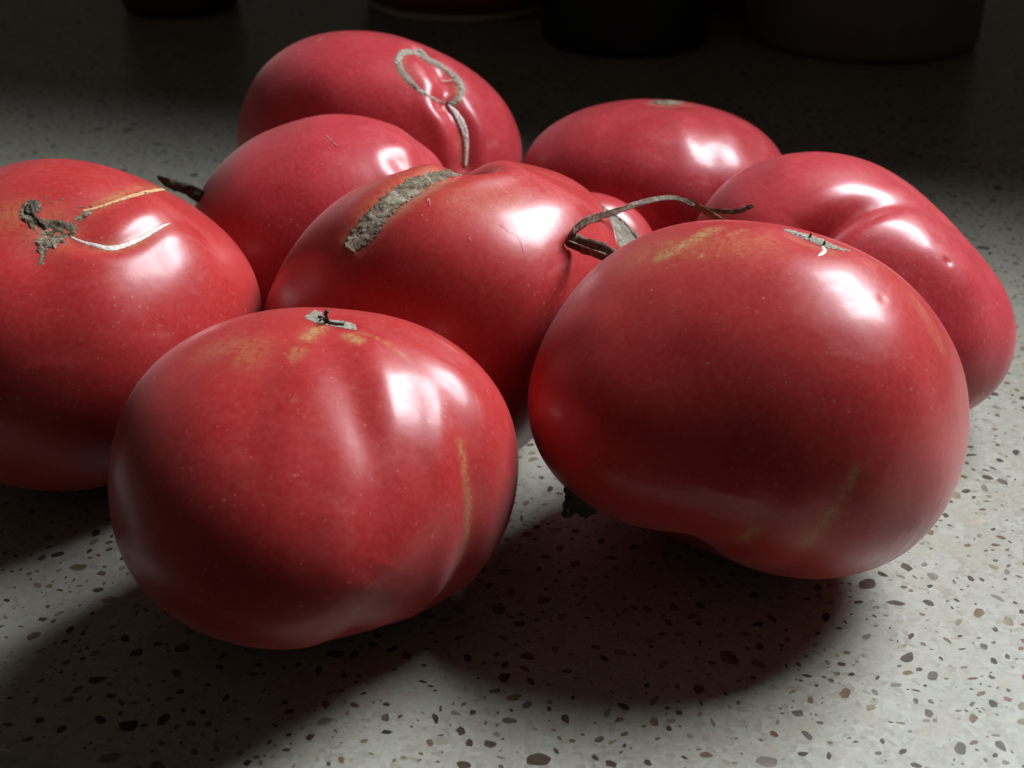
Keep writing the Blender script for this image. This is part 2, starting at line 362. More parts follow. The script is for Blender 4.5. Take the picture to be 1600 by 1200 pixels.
# grooves and ridges of each fruit: (points on it, depth mm along the line (negative = ridge), width mm, shoulder)
FORM = {
 'T9': [([(550, 512), (612, 552), (648, 615), (645, 700), (630, 800), (605, 880)], [.1, .25, .9, 1.1, .6, 0], 5.0, .25),
        ([(560, 510), (640, 540), (697, 600), (726, 690), (734, 760), (722, 870), (690, 938)], [.2, .5, .8, .9, .8, 1.0, 1.6], 5.2, .3),
        ([(520, 515), (550, 600), (578, 690), (588, 770), (580, 850), (570, 910)], [.2, .8, 1.5, 1.2, .5, 0], 5.2, .35), ([(508, 516), (505, 600), (512, 700), (515, 800)], [.2, .5, .7, 0], 5.5, .35),
        ([(575, 508), (680, 540), (742, 590), (785, 665), (795, 740)], [.1, .5, .6, .5, .1], 4.0, .3),
        ([(480, 510), (430, 560), (395, 640), (380, 720)], [.2, .6, .6, 0], 7, .35),
        ([(455, 505), (350, 530), (270, 600)], [.2, .5, .1], 6, .3),
        ([(590, 930), (565, 965), (540, 1000)], [.1, 1.2, 2.6], 6.0, .0),
        ([(518, 500)], [1.0], 8, 0)],
 'T8': [([(1125, 770), (1110, 815), (1080, 850), (1050, 870)], [.0, .8, 2.8, 5.0], 10.0, 0),
        ([(1030, 850), (1085, 865), (1140, 880)], [1.6, 2.2, .6], 10.0, 0),
        ([(1337, 733), (1301, 800), (1255, 857), (1225, 895)], [.1, .5, .8, .8], 6, .3),
        ([(1200, 770), (1177, 831), (1155, 860)], [.1, .8, 1.2], 5, .3),
        ([(1262, 372)], [1.2], 8, 0), ([(1224, 359), (1262, 370), (1296, 383), (1330, 400)], [.3, .8, .6, .1], 2.5, 0),
        ([(1380, 466)], [.22], 1.2, .2), ([(1420, 470), (1460, 560), (1475, 660)], [.0, .4, .1], 6, .4),
        ([(1190, 470), (1215, 560)], [.3, 0.0], 8, .5), ([(880, 560), (895, 640)], [.5, .3], 7, .3)],
 'T4': [([(850, 300), (890, 330), (915, 370)], [-1.6, -2.0, -1.2], 14, 0), ([(545, 388), (575, 352), (605, 320), (640, 294), (685, 274), (733, 266)], [.2, 1.3, 2.0, 3.0, 4.0, 4.6], 6.0, .25),
        ([(733, 266), 'S', 10, 60, 'S', 15, 30, 'S', 20, 0], [4.6, 4.0, 2.5, .5], 6.5, .2),
        ([(905, 420), (880, 500), (850, 590)], [.2, .7, .2], 8, .3), ([(470, 430), (500, 480)], [.5, .3], 9, .3)],
 'T3': [([(75, 352)], [3.0], 17, .1), ([(270, 360), (300, 400)], [-1.6, -1.6], 15, 0), ([(112, 372), (160, 387), (205, 380), (262, 350)], [.5, 1.0, 1.0, .3], 3.0, .15),
        ([(95, 345), (150, 318), (205, 302), (262, 295)], [.8, .6, .4, .1], 4.5, .3), ([(135, 357)], [1.2], 6, 0),
        ([(60, 400), (70, 480), (80, 570)], [1.2, .9, .1], 9, .3), ([(280, 350), (330, 350)], [.4, .1], 5, .4)],
 'T2': [([(624, 256)], [1.1], 4.2, .3), ([(655, 212), (664, 235), (660, 262), (650, 290)], [.7, 1.3, 1.4, .8], 5, .35),
        ([(440, 200), (420, 260), (420, 330)], [.4, .5, 0], 8, .4), ([(540, 190), (560, 220)], [.3, 0], 7, .4)],
 'T1': [([(653, 76), (668, 92), (684, 102), (700, 114)], [2.6, 2.2, 1.4, 1.0], 4.5, .1),
        ([(700, 166), (712, 184), (722, 205), (727, 228), (727, 256)], [2.2, 2.4, 2.4, 2.2, 2.0], 4.5, .35),
        ([(640, 153), (668, 176), (692, 205)], [-.4, -.9, -.4], 7.5, 0),
        ([(690, 115), (700, 135), (697, 152)], [2.6, 3.4, 2.6], 5.5, 0), ([(648, 106), (662, 124)], [-1.3, -1.3], 6.0, 0),
        ([(430, 130), (470, 180)], [.3, .4], 9, .4), ([(760, 150), (785, 200), (795, 240)], [.3, .7, .3], 5, .4)],
 'T5': [([(1042, 161)], [1.8], 9, .1), ([(1085, 175), (1105, 205), (1112, 245), (1105, 290)], [.5, .7, .6, .1], 5.5, .4),
        ([(1000, 170), (955, 205), (935, 250)], [.3, .6, .2], 7, .4), ([(1170, 205), (1185, 240)], [.5, .3], 5, .4)],
 'T6': [([(1445, 392), (1490, 420)], [-2.4, -2.0], 12.5, 0), ([(1262, 372), (1290, 346), (1328, 324), (1362, 312), (1400, 311), (1440, 320), (1472, 338)], [7.5, 7.5, 6.0, 3.6, 1.8, 1.0, 1.3], 5.5, .1), ([(1270, 350), (1300, 322), (1350, 295), (1410, 285), (1450, 295)], [4.0, 3.2, 2.2, 1.2, .1], 10.0, 0),
        ([(1240, 345), (1249, 318), (1262, 295), (1293, 273), (1330, 256)], [2.0, 1.4, .9, .5, .2], 9.0, .1),
        ([(1474, 413)], [.5], 1.1, .0), 
        ([(1540, 430), (1560, 500), (1555, 570)], [.4, .6, .3], 6, .4), ([(1180, 262), (1190, 300)], [.6, .3], 6, .4)],
 'T7': [([(960, 345), (985, 372)], [1.0, 1.2], 5, .2)],
}
# yellow unripe marks ('stain') and dark corky flecks ('fleck'): points, strength, width mm
STAIN = {
 'T9': [([(500, 508), (488, 516), (482, 525)], 1.5, 2.2), ([(545, 522), (560, 532)], 1.5, 1.7), ([(465, 547), (460, 556)], .9, 2.0), ([(330, 548), (400, 535), (390, 560)], .42, 5),
        ([(722, 690), (731, 745), (735, 800), (722, 880)], .9, 1.4), ([(560, 515), (600, 532), (640, 560)], .7, .8), ([(560, 955), (545, 980)], .8, 2), ([(460, 626)], 1.4, .5)],
 'T8': [([(1035, 400), (1062, 388), (1085, 375), (1112, 360)], 1.3, 3.0), ([(1096, 400)], 1.3, 1.0), ([(1157, 398)], 1.2, .9), ([(1049, 380)], 1.0, 1.2), ([(1141, 367), (1160, 360)], .9, 1.3), ([(1000, 400), (1180, 380)], .45, 8),
        ([(1337, 733), (1318, 775)], .8, 1.5), ([(1301, 800), (1255, 857)], .9, 2.0), ([(1178, 830), (1157, 852)], 1.0, 2.0), ([(1240, 365), (1296, 390)], .7, 2.5), ([(1430, 470), (1470, 540)], .4, 3)],
 'T4': [([(555, 372), (598, 316), (640, 288), (690, 268)], .9, 6), ([(600, 345), (650, 310), (700, 285)], .8, 3), ([(560, 300), (640, 275)], .35, 6), ([(720, 310), (800, 320)], .35, 8)],
 'T3': [([(75, 350)], .7, 8), ([(140, 325), (205, 302), (262, 295)], .9, 2.0), ([(125, 380), (205, 388), (255, 355)], .8, 2.0), ([(20, 330)], .6, 7)],
 'T2': [([(625, 250)], .5, 3)], 'T1': [([(635, 80), (622, 98), (640, 128)], .8, 2), ([(690, 106), (720, 137), (712, 160)], .8, 2), ([(500, 62)], 1.2, 1.0), ([(725, 220), (728, 255)], .7, 2.5)],
 'T5': [([(1020, 160), (1075, 163)], .8, 3)], 'T6': [([(1380, 296), (1410, 305)], .8, .8), ([(1446, 325), (1460, 331)], .9, .8)], 'T7': [([(945, 325), (990, 370)], .5, 3)],
}
FLECK = {'T9': [([(730, 750), (733, 800)], .8, .8), ([(712, 890), (700, 905)], .8, .8)], 'T3': [([(120, 325), (165, 312)], .7, .8), ([(66, 312), (100, 310)], .8, .9), ([(256, 321)], 1.2, .35), ([(60, 410), (58, 425)], .6, .6)],
 'T6': [([(1504, 457), (1507, 453)], 1.3, .45), ([(1474, 413)], 1.0, .4)], 'T4': [([(552, 380), (640, 295)], .5, 3.5)]}

def expand(n, pts):
    out = []; i = 0
    while i < len(pts):
        if pts[i] == 'S': out.append(S(n, pts[i + 1], pts[i + 2])); i += 3
        else: out.append(body_hit(n, *pts[i])); i += 1
    return out
def resample_vals(vals, m):
    return np.interp(np.linspace(0, 1, m), np.linspace(0, 1, len(vals)), vals)

TREE = {}; TOM = {}
def build_tomato(n, label, mat, seed):
    q = BODY[n]; root = empty('tomato', (q[0], q[1], 0.0))
    tag(root, label, 'tomato', 'ripe tomatoes heaped on the counter')
    p = body_pts(n, DIR); disp = np.zeros(len(p))
    for pts, dep, w, sh in FORM.get(n, []):
        pl = smooth_poly(expand(n, pts)); v = resample_vals(dep, len(pl))
        d, dv = line_dist(p, pl, v); w = w * MM
        disp -= dv * MM * (np.exp(-(d / w) ** 2) - sh * np.exp(-((d - 1.9 * w) / (0.9 * w)) ** 2))
    off = Vector((seed * 7.3, seed * 3.1, seed * 5.7))
    lump = np.array([noise.noise(Vector(v) * 42 + off) * 0.0003 + noise.noise(Vector(v) * 95 - off) * 0.00005 for v in p])
    low = np.clip(p[:, 2] / 0.012, 0, 1)                      # leave the contact patch on the counter alone
    nrm = p - np.array(q[:3]); nrm[:, 2] /= q[4] ** 2; nrm /= np.linalg.norm(nrm, axis=1)[:, None]
    p = p + nrm * (disp + lump * low)[:, None]
    p[:, 2] = np.maximum(p[:, 2], 0.0)
    attrs = {}
    for key, src in (('stain', STAIN), ('fleck', FLECK)):
        a = np.zeros(len(p))
        for pts, s, w in src.get(n, []):
            d, _ = line_dist(p, smooth_poly(expand(n, pts))); a = np.maximum(a, s * np.exp(-(d / (w * MM)) ** 2))
        attrs[key] = a
    mesh_obj('skin', p, QUADS, mat, root, attrs=attrs)
    TREE[n] = BVHTree.FromPolygons(p.tolist(), QUADS.tolist()); TOM[n] = root
    return root

def surf(n, x, y):
    """where photo pixel x, y lies on the finished fruit: point and normal"""
    v = Vector(ray(x, y)); h = TREE[n].ray_cast(Vector(R_CAM), v)
    if h[0] is None:
        c = Vector(BODY[n][:3]); t = (c - Vector(R_CAM)).dot(v); h = TREE[n].find_nearest(Vector(R_CAM) + v * t)
    return np.array(h[0]), np.array(h[1])

def poly_sd(pts, poly):
    poly = np.asarray(poly, float); ins = np.zeros(len(pts), bool); best = np.full(len(pts), 1e9)
    for i in range(len(poly)):
        a, b = poly[i], poly[(i + 1) % len(poly)]; ab = b - a
        t = np.clip(((pts - a) @ ab) / (ab @ ab + 1e-9), 0, 1); best = np.minimum(best, np.linalg.norm(pts - a - t[:, None] * ab, axis=1))
        c = ((a[1] > pts[:, 1]) != (b[1] > pts[:, 1])); xs = (b[0] - a[0]) * (pts[:, 1] - a[1]) / (b[1] - a[1] + 1e-12) + a[0]
        ins ^= c & (pts[:, 0] < xs)
    return np.where(ins, best, -best)
def scar_patch(n, name, mat, parent, poly=None, line=None, half=None, step=0.8, rag=1.5, rag_f=.25, lift=0.25, rough=0.35, rough_f=900, seed=0, edge=2.5, label=None, up=Vector((0, 0, 0))):
    """a crust laid on the fruit: a filled outline, or a band of given half width (photo pixels) along a line"""
    if poly is not None:
        ref = np.array(poly, float)
    else:
        ref = np.array([q for q in smooth_poly(line, 2)]); hw = resample_vals(half, len(ref))
    mg = (max(half) if half is not None else 0) + 4
    x0, y0 = ref.min(0) - mg; x1, y1 = ref.max(0) + mg
    xs = np.arange(x0, x1, step); ys = np.arange(y0, y1, step); gx, gy = np.meshgrid(xs, ys, indexing='ij'); g = np.stack([gx.ravel(), gy.ravel()], -1)
    if poly is not None: sd = poly_sd(g, ref)
    else:
        d, h = line_dist(np.c_[g, np.zeros(len(g))], [np.append(q, 0) for q in ref], hw); sd = h - d
    sd = sd + rag * np.array([noise.noise((a * rag_f, b * rag_f, seed)) + .6 * noise.noise((a * rag_f * 2.7, b * rag_f * 2.7, seed + 9)) for a, b in g])
    ins = (sd > 0).reshape(gx.shape); idx = -np.ones(gx.shape, int)
    cellm = ins[:-1, :-1] & ins[1:, :-1] & ins[:-1, 1:] & ins[1:, 1:]
    use = np.zeros_like(ins); use[:-1, :-1] |= cellm; use[1:, :-1] |= cellm; use[:-1, 1:] |= cellm; use[1:, 1:] |= cellm
    V = []; sdr = sd.reshape(gx.shape)
    for i, j in np.argwhere(use):
        pt, nr = surf(n, gx[i, j], gy[i, j]); idx[i, j] = len(V); e = min(1.0, max(0.0, sdr[i, j] / edge))
        u = Vector(pt) * rough_f + Vector((seed, 0, 0))
        rr = noise.turbulence(u * .45, 3, True) * .9 - .45 + .35 * noise.noise(u * 1.6)
        V.append(pt + nr * MM * (0.05 + e * (lift + rough * rr)))
    F = []; ii, jj = np.nonzero(cellm)
    for i, j in zip(ii, jj):
        a = [idx[i, j], idx[i + 1, j], idx[i + 1, j + 1], idx[i, j + 1]]
        q = [V[k] for k in a]
        if max(np.linalg.norm(q[0] - q[2]), np.linalg.norm(q[1] - q[3])) < 0.004: F.append([int(k) for k in a][::-1])
    o = mesh_obj(name, V, F, mat, parent)
    if label: o['label'] = label
    return o
def ribbon(name, pts, widths, sides, mat, parent, thick=0.00025, wave=0.25, seed=0, cup=0.2):
    """a dry leaf strip: centre line in space, width along it, direction of its width"""
    pl = smooth_poly(pts, 3); m = len(pl); w = resample_vals(widths, m); sd = smooth_poly(sides, 3); sd = np.array(sd)
    if len(sd) != m: sd = np.stack([resample_vals(sd[:, k], m) for k in range(3)], -1)
    V = []; K = 7
    for i in range(m):
        t = pl[min(i + 1, m - 1)] - pl[max(i - 1, 0)]; t /= np.linalg.norm(t) + 1e-9
        s = sd[i] - t * (sd[i] @ t); s /= np.linalg.norm(s) + 1e-9; nn = np.cross(t, s)
        for sgn in (1, -1):
            for k in range(K):
                u = k / (K - 1) * 2 - 1; ww = w[i] * (1 + .22 * noise.noise((i * .35, u, seed)))
                h = cup * ww * u * u + wave * ww * noise.noise((i * .22, u * 1.4, seed + 5)) + sgn * thick * (1 - .6 * abs(u))
                V.append(pl[i] + s * u * ww + nn * h)
    F = []; T = 2 * K
    for i in range(m - 1):
        for k in range(K - 1):
            a = i * T + k; F.append([a, a + 1, a + T + 1, a + T]); b = i * T + K + k; F.append([b + 1, b, b + T, b + T + 1])
        a = i * T; F.append([a, a + T, a + T + K, a + K]); a = i * T + K - 1; F.append([a + T, a, a + K, a + T + K])
    for i in (0, m - 1):
        for k in range(K - 1): a = i * T + k; F.append([a, a + K, a + K + 1, a + 1] if i == 0 else [a, a + 1, a + K + 1, a + K])
    return mesh_obj(name, V, F, mat, parent)
def tube(name, pts, radii, mat, parent, seg=8):
    pl = smooth_poly(pts, 2); m = len(pl); r = resample_vals(radii, m); V = []; F = []
    up = np.array([0.3, 0.2, 1.0])
    for i in range(m):
        t = pl[min(i + 1, m - 1)] - pl[max(i - 1, 0)]; t /= np.linalg.norm(t) + 1e-9; s = np.cross(t, up); s /= np.linalg.norm(s) + 1e-9; b = np.cross(s, t)
        for k in range(seg):
            a = 2 * math.pi * k / seg; V.append(pl[i] + (s * math.cos(a) + b * math.sin(a)) * r[i])
    for i in range(m - 1):
        for k in range(seg):
            a = i * seg + k; b2 = i * seg + (k + 1) % seg; F.append([a, b2, b2 + seg, a + seg])
    F.append(list(range(seg))[::-1]); F.append([(m - 1) * seg + k for k in range(seg)])
    return mesh_obj(name, V, F, mat, parent)
def at(x, y, depth):
    """the point at the given distance from the lens in the direction of photo pixel x, y"""
    return R_CAM + ray(x, y) * depth
def dist(p): return float(np.linalg.norm(np.asarray(p) - R_CAM))

# ------------------------------------------------------------------ the tomatoes
build_tomato('T9', 'squat ribbed tomato with small grey stem patch and black stub on its top', M_RED, 1)
build_tomato('T8', 'large smooth egg-shaped tomato lying on its side with yellow freckles on top', M_RED, 2)
build_tomato('T4', 'tomato with long straight brown corky scar strip along its top crease', M_RED, 3)
build_tomato('T3', 'tomato with grey star-shaped corky scar and white curved healed crack', M_RED, 4)
build_tomato('T2', 'smooth unscarred tomato with small dimple, wedged behind the scar-strip tomato', M_PINK, 5)
build_tomato('T1', 'tomato with grey corky ring scar around an inner bulge and pale split', M_PINK, 6)
build_tomato('T5', 'flattened pinkish tomato with thin grey stem patch on top, beside the dark canisters', M_PINK, 7)
build_tomato('T6', 'deeply folded two-lobed pinkish tomato leaning against the egg-shaped tomato', M_PINK, 8)
build_tomato('T7', 'mostly hidden small tomato with grey papery patch between its bigger neighbours', M_PINK, 9)

# front ribbed tomato: stem patch and stub
def z5(pts): return [(420 + x / 6.154, 460 + y / 6.154) for x, y in pts]
s9 = scar_patch('T9', 'stem_scar', M_CORK_PALE, TOM['T9'], poly=z5([(345, 215), (400, 175), (440, 150), (510, 170), (520, 210), (600, 245), (700, 250), (760, 262), (830, 290), (850, 345), (760, 335), (600, 305), (450, 275), (350, 235)]), step=.5, rag=1.0, lift=.15, rough=.25, seed=2, label='pale grey stem patch')
pb, nb = surf('T9', 514, 505)
tube('stem_stub', [pb - nb * .001, pb + nb * .0012 + RT * -.0004, pb + nb * .0028 - RT * .0010, pb + nb * .0036 - RT * .0004], [.0006, .0005, .0005, .0007], M_DARK, TOM['T9'])
for pts in ([(497, 497), (505, 498), (510, 504)], [(515, 506), (525, 508), (538, 509)], [(500, 503), (504, 500)]):
    ps = [surf('T9', *q) for q in pts]; tube('stem_fibre', [a + n_ * .0005 for a, n_ in ps], [.0003] * len(ps), M_DARK, TOM['T9'], 6)

# star-scarred tomato
def z7(pts): return [(x / 5.333, 280 + y / 5.333) for x, y in pts]
scar_patch('T3', 'star_scar', M_CORK, TOM['T3'], poly=z7([(165, 260), (190, 210), (240, 170), (300, 165), (345, 190), (345, 250), (320, 300), (345, 335), (390, 325), (440, 345), (500, 335), (560, 360), (600, 350), (640, 310), (700, 270), (770, 255), (770, 290), (700, 330), (660, 380), (640, 440), (610, 480), (560, 500), (550, 545), (500, 530), (470, 560), (475, 610), (440, 570), (400, 580), (380, 630), (370, 690), (385, 715), (290, 715), (325, 680), (340, 620), (290, 600), (320, 560), (280, 520), (320, 490), (300, 430), (250, 410), (230, 370), (165, 330)]),
           step=.6, rag=2.6, rag_f=.35, lift=.2, rough=.9, rough_f=450, seed=5, label='grey brown star-shaped corky scar')
scar_patch('T3', 'scar_pit', M_DARK, TOM['T3'], poly=z7([(200, 270), (215, 225), (265, 185), (310, 195), (320, 235), (290, 280), (345, 350), (410, 400), (370, 430), (320, 380), (270, 310), (215, 300)]), step=.6, rag=1.2, lift=.75, rough=.7, seed=6)
scar_patch('T3', 'healed_crack', M_CRACK, TOM['T3'], line=z7([(590, 480), (680, 520), (780, 548), (870, 572), (960, 577), (1060, 545), (1160, 503), (1250, 450), (1330, 402), (1415, 368)]), half=[1.0, 1.8, 2.8, 3.6, 4.0, 3.8, 3.6, 3.2, 2.4, .8], step=.5, rag=.6, lift=.12, rough=.18, seed=7, label='white curved healed crack')
scar_patch('T3', 'scar_line', M_TAN, TOM['T3'], line=z7([(700, 262), (800, 240), (900, 205), (1000, 170), (1100, 140), (1200, 112), (1300, 92), (1400, 84)]), half=[2.0, 1.6, 1.8, 2.2, 2.8, 3.0, 2.2, .8], step=.5, rag=.9, lift=.10, rough=.15, seed=8, label='thin tan scar line')
for a in ([(860, 218), (900, 205)], [(1020, 163), (1085, 148)], [(1140, 130), (1180, 118), (1250, 112)], [(935, 195), (955, 186)], [(650, 238), (700, 230)], [(745, 225), (760, 232)], [(500, 172), (530, 166)], [(415, 197), (430, 192)], [(370, 165), (400, 150)]):
    scar_patch('T3', 'scar_fleck', M_CORK, TOM['T3'], line=z7(a), half=[1.2, 1.2], step=.45, rag=.7, lift=.25, rough=.3, seed=a[0][0])

# scar-strip tomato
scar_patch('T4', 'scar_strip', M_CORK, TOM['T4'], line=[(550, 384), (575, 358), (602, 323), (634, 299), (668, 281), (700, 271), (728, 267)], half=[11, 19, 15, 16, 10.5, 8, 4], step=.7, rag=5.0, rag_f=.16, lift=.26, rough=.6, rough_f=330, seed=12, label='brown corky scar strip')
for k, pts in enumerate(([(782, 350), (792, 360), (806, 366), (815, 378), (818, 392)], [(668, 316), (671, 310), (672, 322)], [(733, 372), (736, 377)])):
    ps = [surf('T4', *q) for q in pts]; tube('fibre', [a + n_ * .00035 for a, n_ in ps], [.00006] * len(ps), M_FIBRE, TOM['T4'], 5)
ps = [surf('T2', *q) for q in ((511, 213), (518, 221), (527, 229))]; tube('fibre', [a + n_ * .0002 for a, n_ in ps], [.00011] * 3, M_FIBRE, TOM['T2'], 5)

# ring-scarred tomato
def z2(pts): return [(580 + x / 6, 60 + y / 6) for x, y in pts]
scar_patch('T1', 'ring_scar', M_CORK_PALE, TOM['T1'], line=z2([(480, 165), (400, 130), (330, 122), (275, 150), (250, 215), (270, 290), (330, 365), (400, 440), (470, 500), (570, 560), (680, 608)]), half=[2.5, 3.0, 4.5, 5.5, 5.5, 5.0, 5.0, 4.0, 3.0, 2.0, 1.5], step=.6, rag=1.4, lift=.3, rough=.5, seed=21, label='grey corky ring around the inner bulge')
scar_patch('T1', 'ring_scar', M_CORK_PALE, TOM['T1'], line=z2([(455, 115), (520, 190), (590, 225), (680, 275), (760, 335), (825, 400), (850, 470), (835, 550), (785, 600), (730, 615)]), half=[4.0, 5.0, 4.5, 4.0, 4.2, 5.0, 5.0, 5.0, 4.5, 3.0], step=.6, rag=1.4, lift=.3, rough=.5, seed=22, label='grey corky ring around the inner bulge')
scar_patch('T1', 'healed_crack', M_CRACK, TOM['T1'], line=z2([(720, 625), (790, 705), (845, 800), (880, 900), (890, 1000), (885, 1100), (880, 1190)]), half=[1.8, 5.0, 6.8, 5.6, 4.2, 3.6, 3.0], step=.6, rag=1.0, lift=.7, rough=.25, seed=23, label='cream healed split running down from the ring')
scar_patch('T1', 'scar_pit', M_DARK, TOM['T1'], line=z2([(710, 605), (770, 640)]), half=[2.2, 2.0], step=.5, rag=.8, lift=.45, rough=.4, seed=24)
ps = [surf('T1', *q) for q in z2([(640, 410), (690, 422), (760, 405), (815, 432)])]; tube('fibre', [a + n_ * .0009 for a, n_ in ps], [.00022] * 4, M_FIBRE, TOM['T1'], 5)

# flattened tomato, egg-shaped tomato: stem patches
scar_patch('T5', 'stem_scar', M_CORK, TOM['T5'], poly=[(1012, 158), (1030, 156), (1050, 157), (1074, 160), (1060, 163), (1045, 164.5), (1030, 164)], step=.45, rag=1.0, lift=.2, rough=.35, seed=31, label='thin grey stem patch')
def z8(pts): return [(1180 + x / 6.667, 330 + y / 6.667) for x, y in pts]
scar_patch('T8', 'blossom_scar', M_CORK_PALE, TOM['T8'], line=z8([(290, 190), (380, 215), (480, 250), (600, 290), (700, 330), (780, 365), (880, 390), (990, 415)]), half=[.8, 2.5, 4.0, 5.0, 5.5, 4.0, 2.0, .6], step=.5, rag=1.2, lift=.2, rough=.4, seed=41, label='grey green scar with small spikes')
scar_patch('T8', 'healed_crack', M_CRACK, TOM['T8'], line=z8([(690, 355), (715, 390), (725, 420), (690, 445), (650, 468)]), half=[1.0, 2.4, 4.0, 2.6, .8], step=.45, rag=.4, lift=.25, rough=.15, seed=42, label='small white hooked crack')
for x, y in ((1266, 371), (1288, 383)):
    a, n_ = surf('T8', x, y); tube('scar_spike', [a - n_ * .0003, a + n_ * .0006, a + n_ * .0013], [.0006, .0004, .00015], M_DARK, TOM['T8'], 6)

# hidden tomato: grey papery patch
def zc(pts): return [(900 + x / 10, 280 + y / 10) for x, y in pts]
scar_patch('T7', 'papery_scar', M_CORK_PALE, TOM['T7'], poly=zc([(355, 385), (420, 400), (520, 480), (640, 570), (760, 670), (870, 760), (950, 850), (1000, 960), (1010, 1100), (700, 1120), (620, 880), (520, 640), (420, 480)]), step=.5, rag=.8, lift=.2, rough=.2, seed=51, label='grey papery stem patch')
scar_patch('T7', 'scar_edge', M_DARK, TOM['T7'], line=zc([(360, 390), (430, 450), (540, 520), (650, 600), (740, 670), (820, 760), (890, 850), (960, 940)]), half=[.8, 1.6, 1.5, 2.0, 2.4, 2.2, 2.4, 2.0], step=.4, rag=1.2, lift=.5, rough=.5, seed=52)

# ------------------------------------------------------------------ dried sepals
d8 = dist(surf('T8', 950, 410)[0]); d4 = dist(surf('T4', 895, 375)[0]); d5 = dist(surf('T5', 1050, 320)[0])
def over(x, y, gap): return dist(surf('T4', x, y)[0]) - gap
upv = np.array([0.15, -0.2, 1.0])
r0 = surf('T8', 985, 380)[0] + np.array([0, .012, -.004]); 
pts = [at(968, 412, d8 + .012), at(945, 395, d8 + .010), at(905, 381, over(905, 381, .004)), at(889, 374, over(889, 374, .004)), at(891, 360, over(891, 360, .0035)), at(912, 346, over(912, 346, .003)), at(935, 338, over(935, 338, .003)), at(965, 329, over(960, 345, .0)), at(1000, 317, d4 + .044), at(1035, 309, d4 + .052), at(1062, 310, d4 + .054), at(1085, 322, d4 + .050)]
sd = [np.array([.25, .1, 1.0])] * 4 + [np.array([.5, .3, .8])] + [np.array([.25, .55, .75])] * 3 + [np.array([.1, .8, .5])] * 4
sep = ribbon('sepal', pts, [.0024, .0026, .0025, .0024, .0021, .0017, .0013, .0010, .0009, .0009, .0008, .0007], sd, M_SEPAL, TOM['T8'], seed=3)
sep['label'] = 'curled brown dried sepal'
rib = tube('sepal_rib', [p_ - ray(900, 370) * .0010 + np.array([0, 0, -.0004]) for p_ in pts[1:4]], [.00028, .00030, .0001], M_SEPAL_RIB, TOM['T8'], 6)
tail = ribbon('sepal', [at(1070, 313, d4 + .054), at(1090, 323, d4 + .050), at(1110, 334, d4 + .044), at(1132, 348, d4 + .036)], [.0009, .0012, .0010, .0009], [np.array([.3, .4, .8])] * 4, M_SEPAL_OLIVE, TOM['T8'], seed=8)
tail['label'] = 'olive brown sepal strip'
tw = ribbon('sepal', [at(1072, 314, d4 + .054), at(1100, 327, d4 + .052), at(1130, 331, d4 + .050), at(1155, 331, d4 + .048), at(1168, 324, d4 + .048), at(1178, 322, d4 + .048)], [.0007, .0008, .0008, .0009, .0008, .0003], [np.array([.2, .4, .8])] * 6, M_SEPAL, TOM['T8'], seed=9)
tw['label'] = 'twisted dark sepal tip'
dl = dist(surf('T8', 890, 760)[0])
ribbon('sepal', [at(930, 800, dl + .012), at(905, 790, dl + .008), at(888, 772, dl + .006), at(882, 762, dl + .007)], [.004, .004, .003, .001], [np.array([.1, -.3, 1])] * 4, M_SEPAL_DARK, TOM['T8'], seed=13, wave=.4)
ribbon('sepal', [at(915, 790, dl + .010), at(897, 785, dl + .008), at(884, 790, dl + .006), at(879, 800, dl + .005), at(888, 806, dl + .004), at(895, 800, dl + .005)], [.0028, .0022, .0015, .0011, .0009, .0005], [np.array([.2, .4, .9])] * 6, M_SEPAL_DARK, TOM['T8'], seed=14)
d2 = dist(surf('T2', 316, 306)[0])
dk = ribbon('sepal', [at(335, 322, d2 + .004), at(306, 302, d2 - .002), at(283, 293, d2 - .004), at(262, 287, d2 - .006), at(246, 276, d2 - .006)], [.0028, .0027, .0024, .0019, .0004], [np.array([.1, -.3, 1])] * 5, M_LEAF, TOM['T2'], seed=17, wave=.5)
dk['label'] = 'dark green dried sepal'

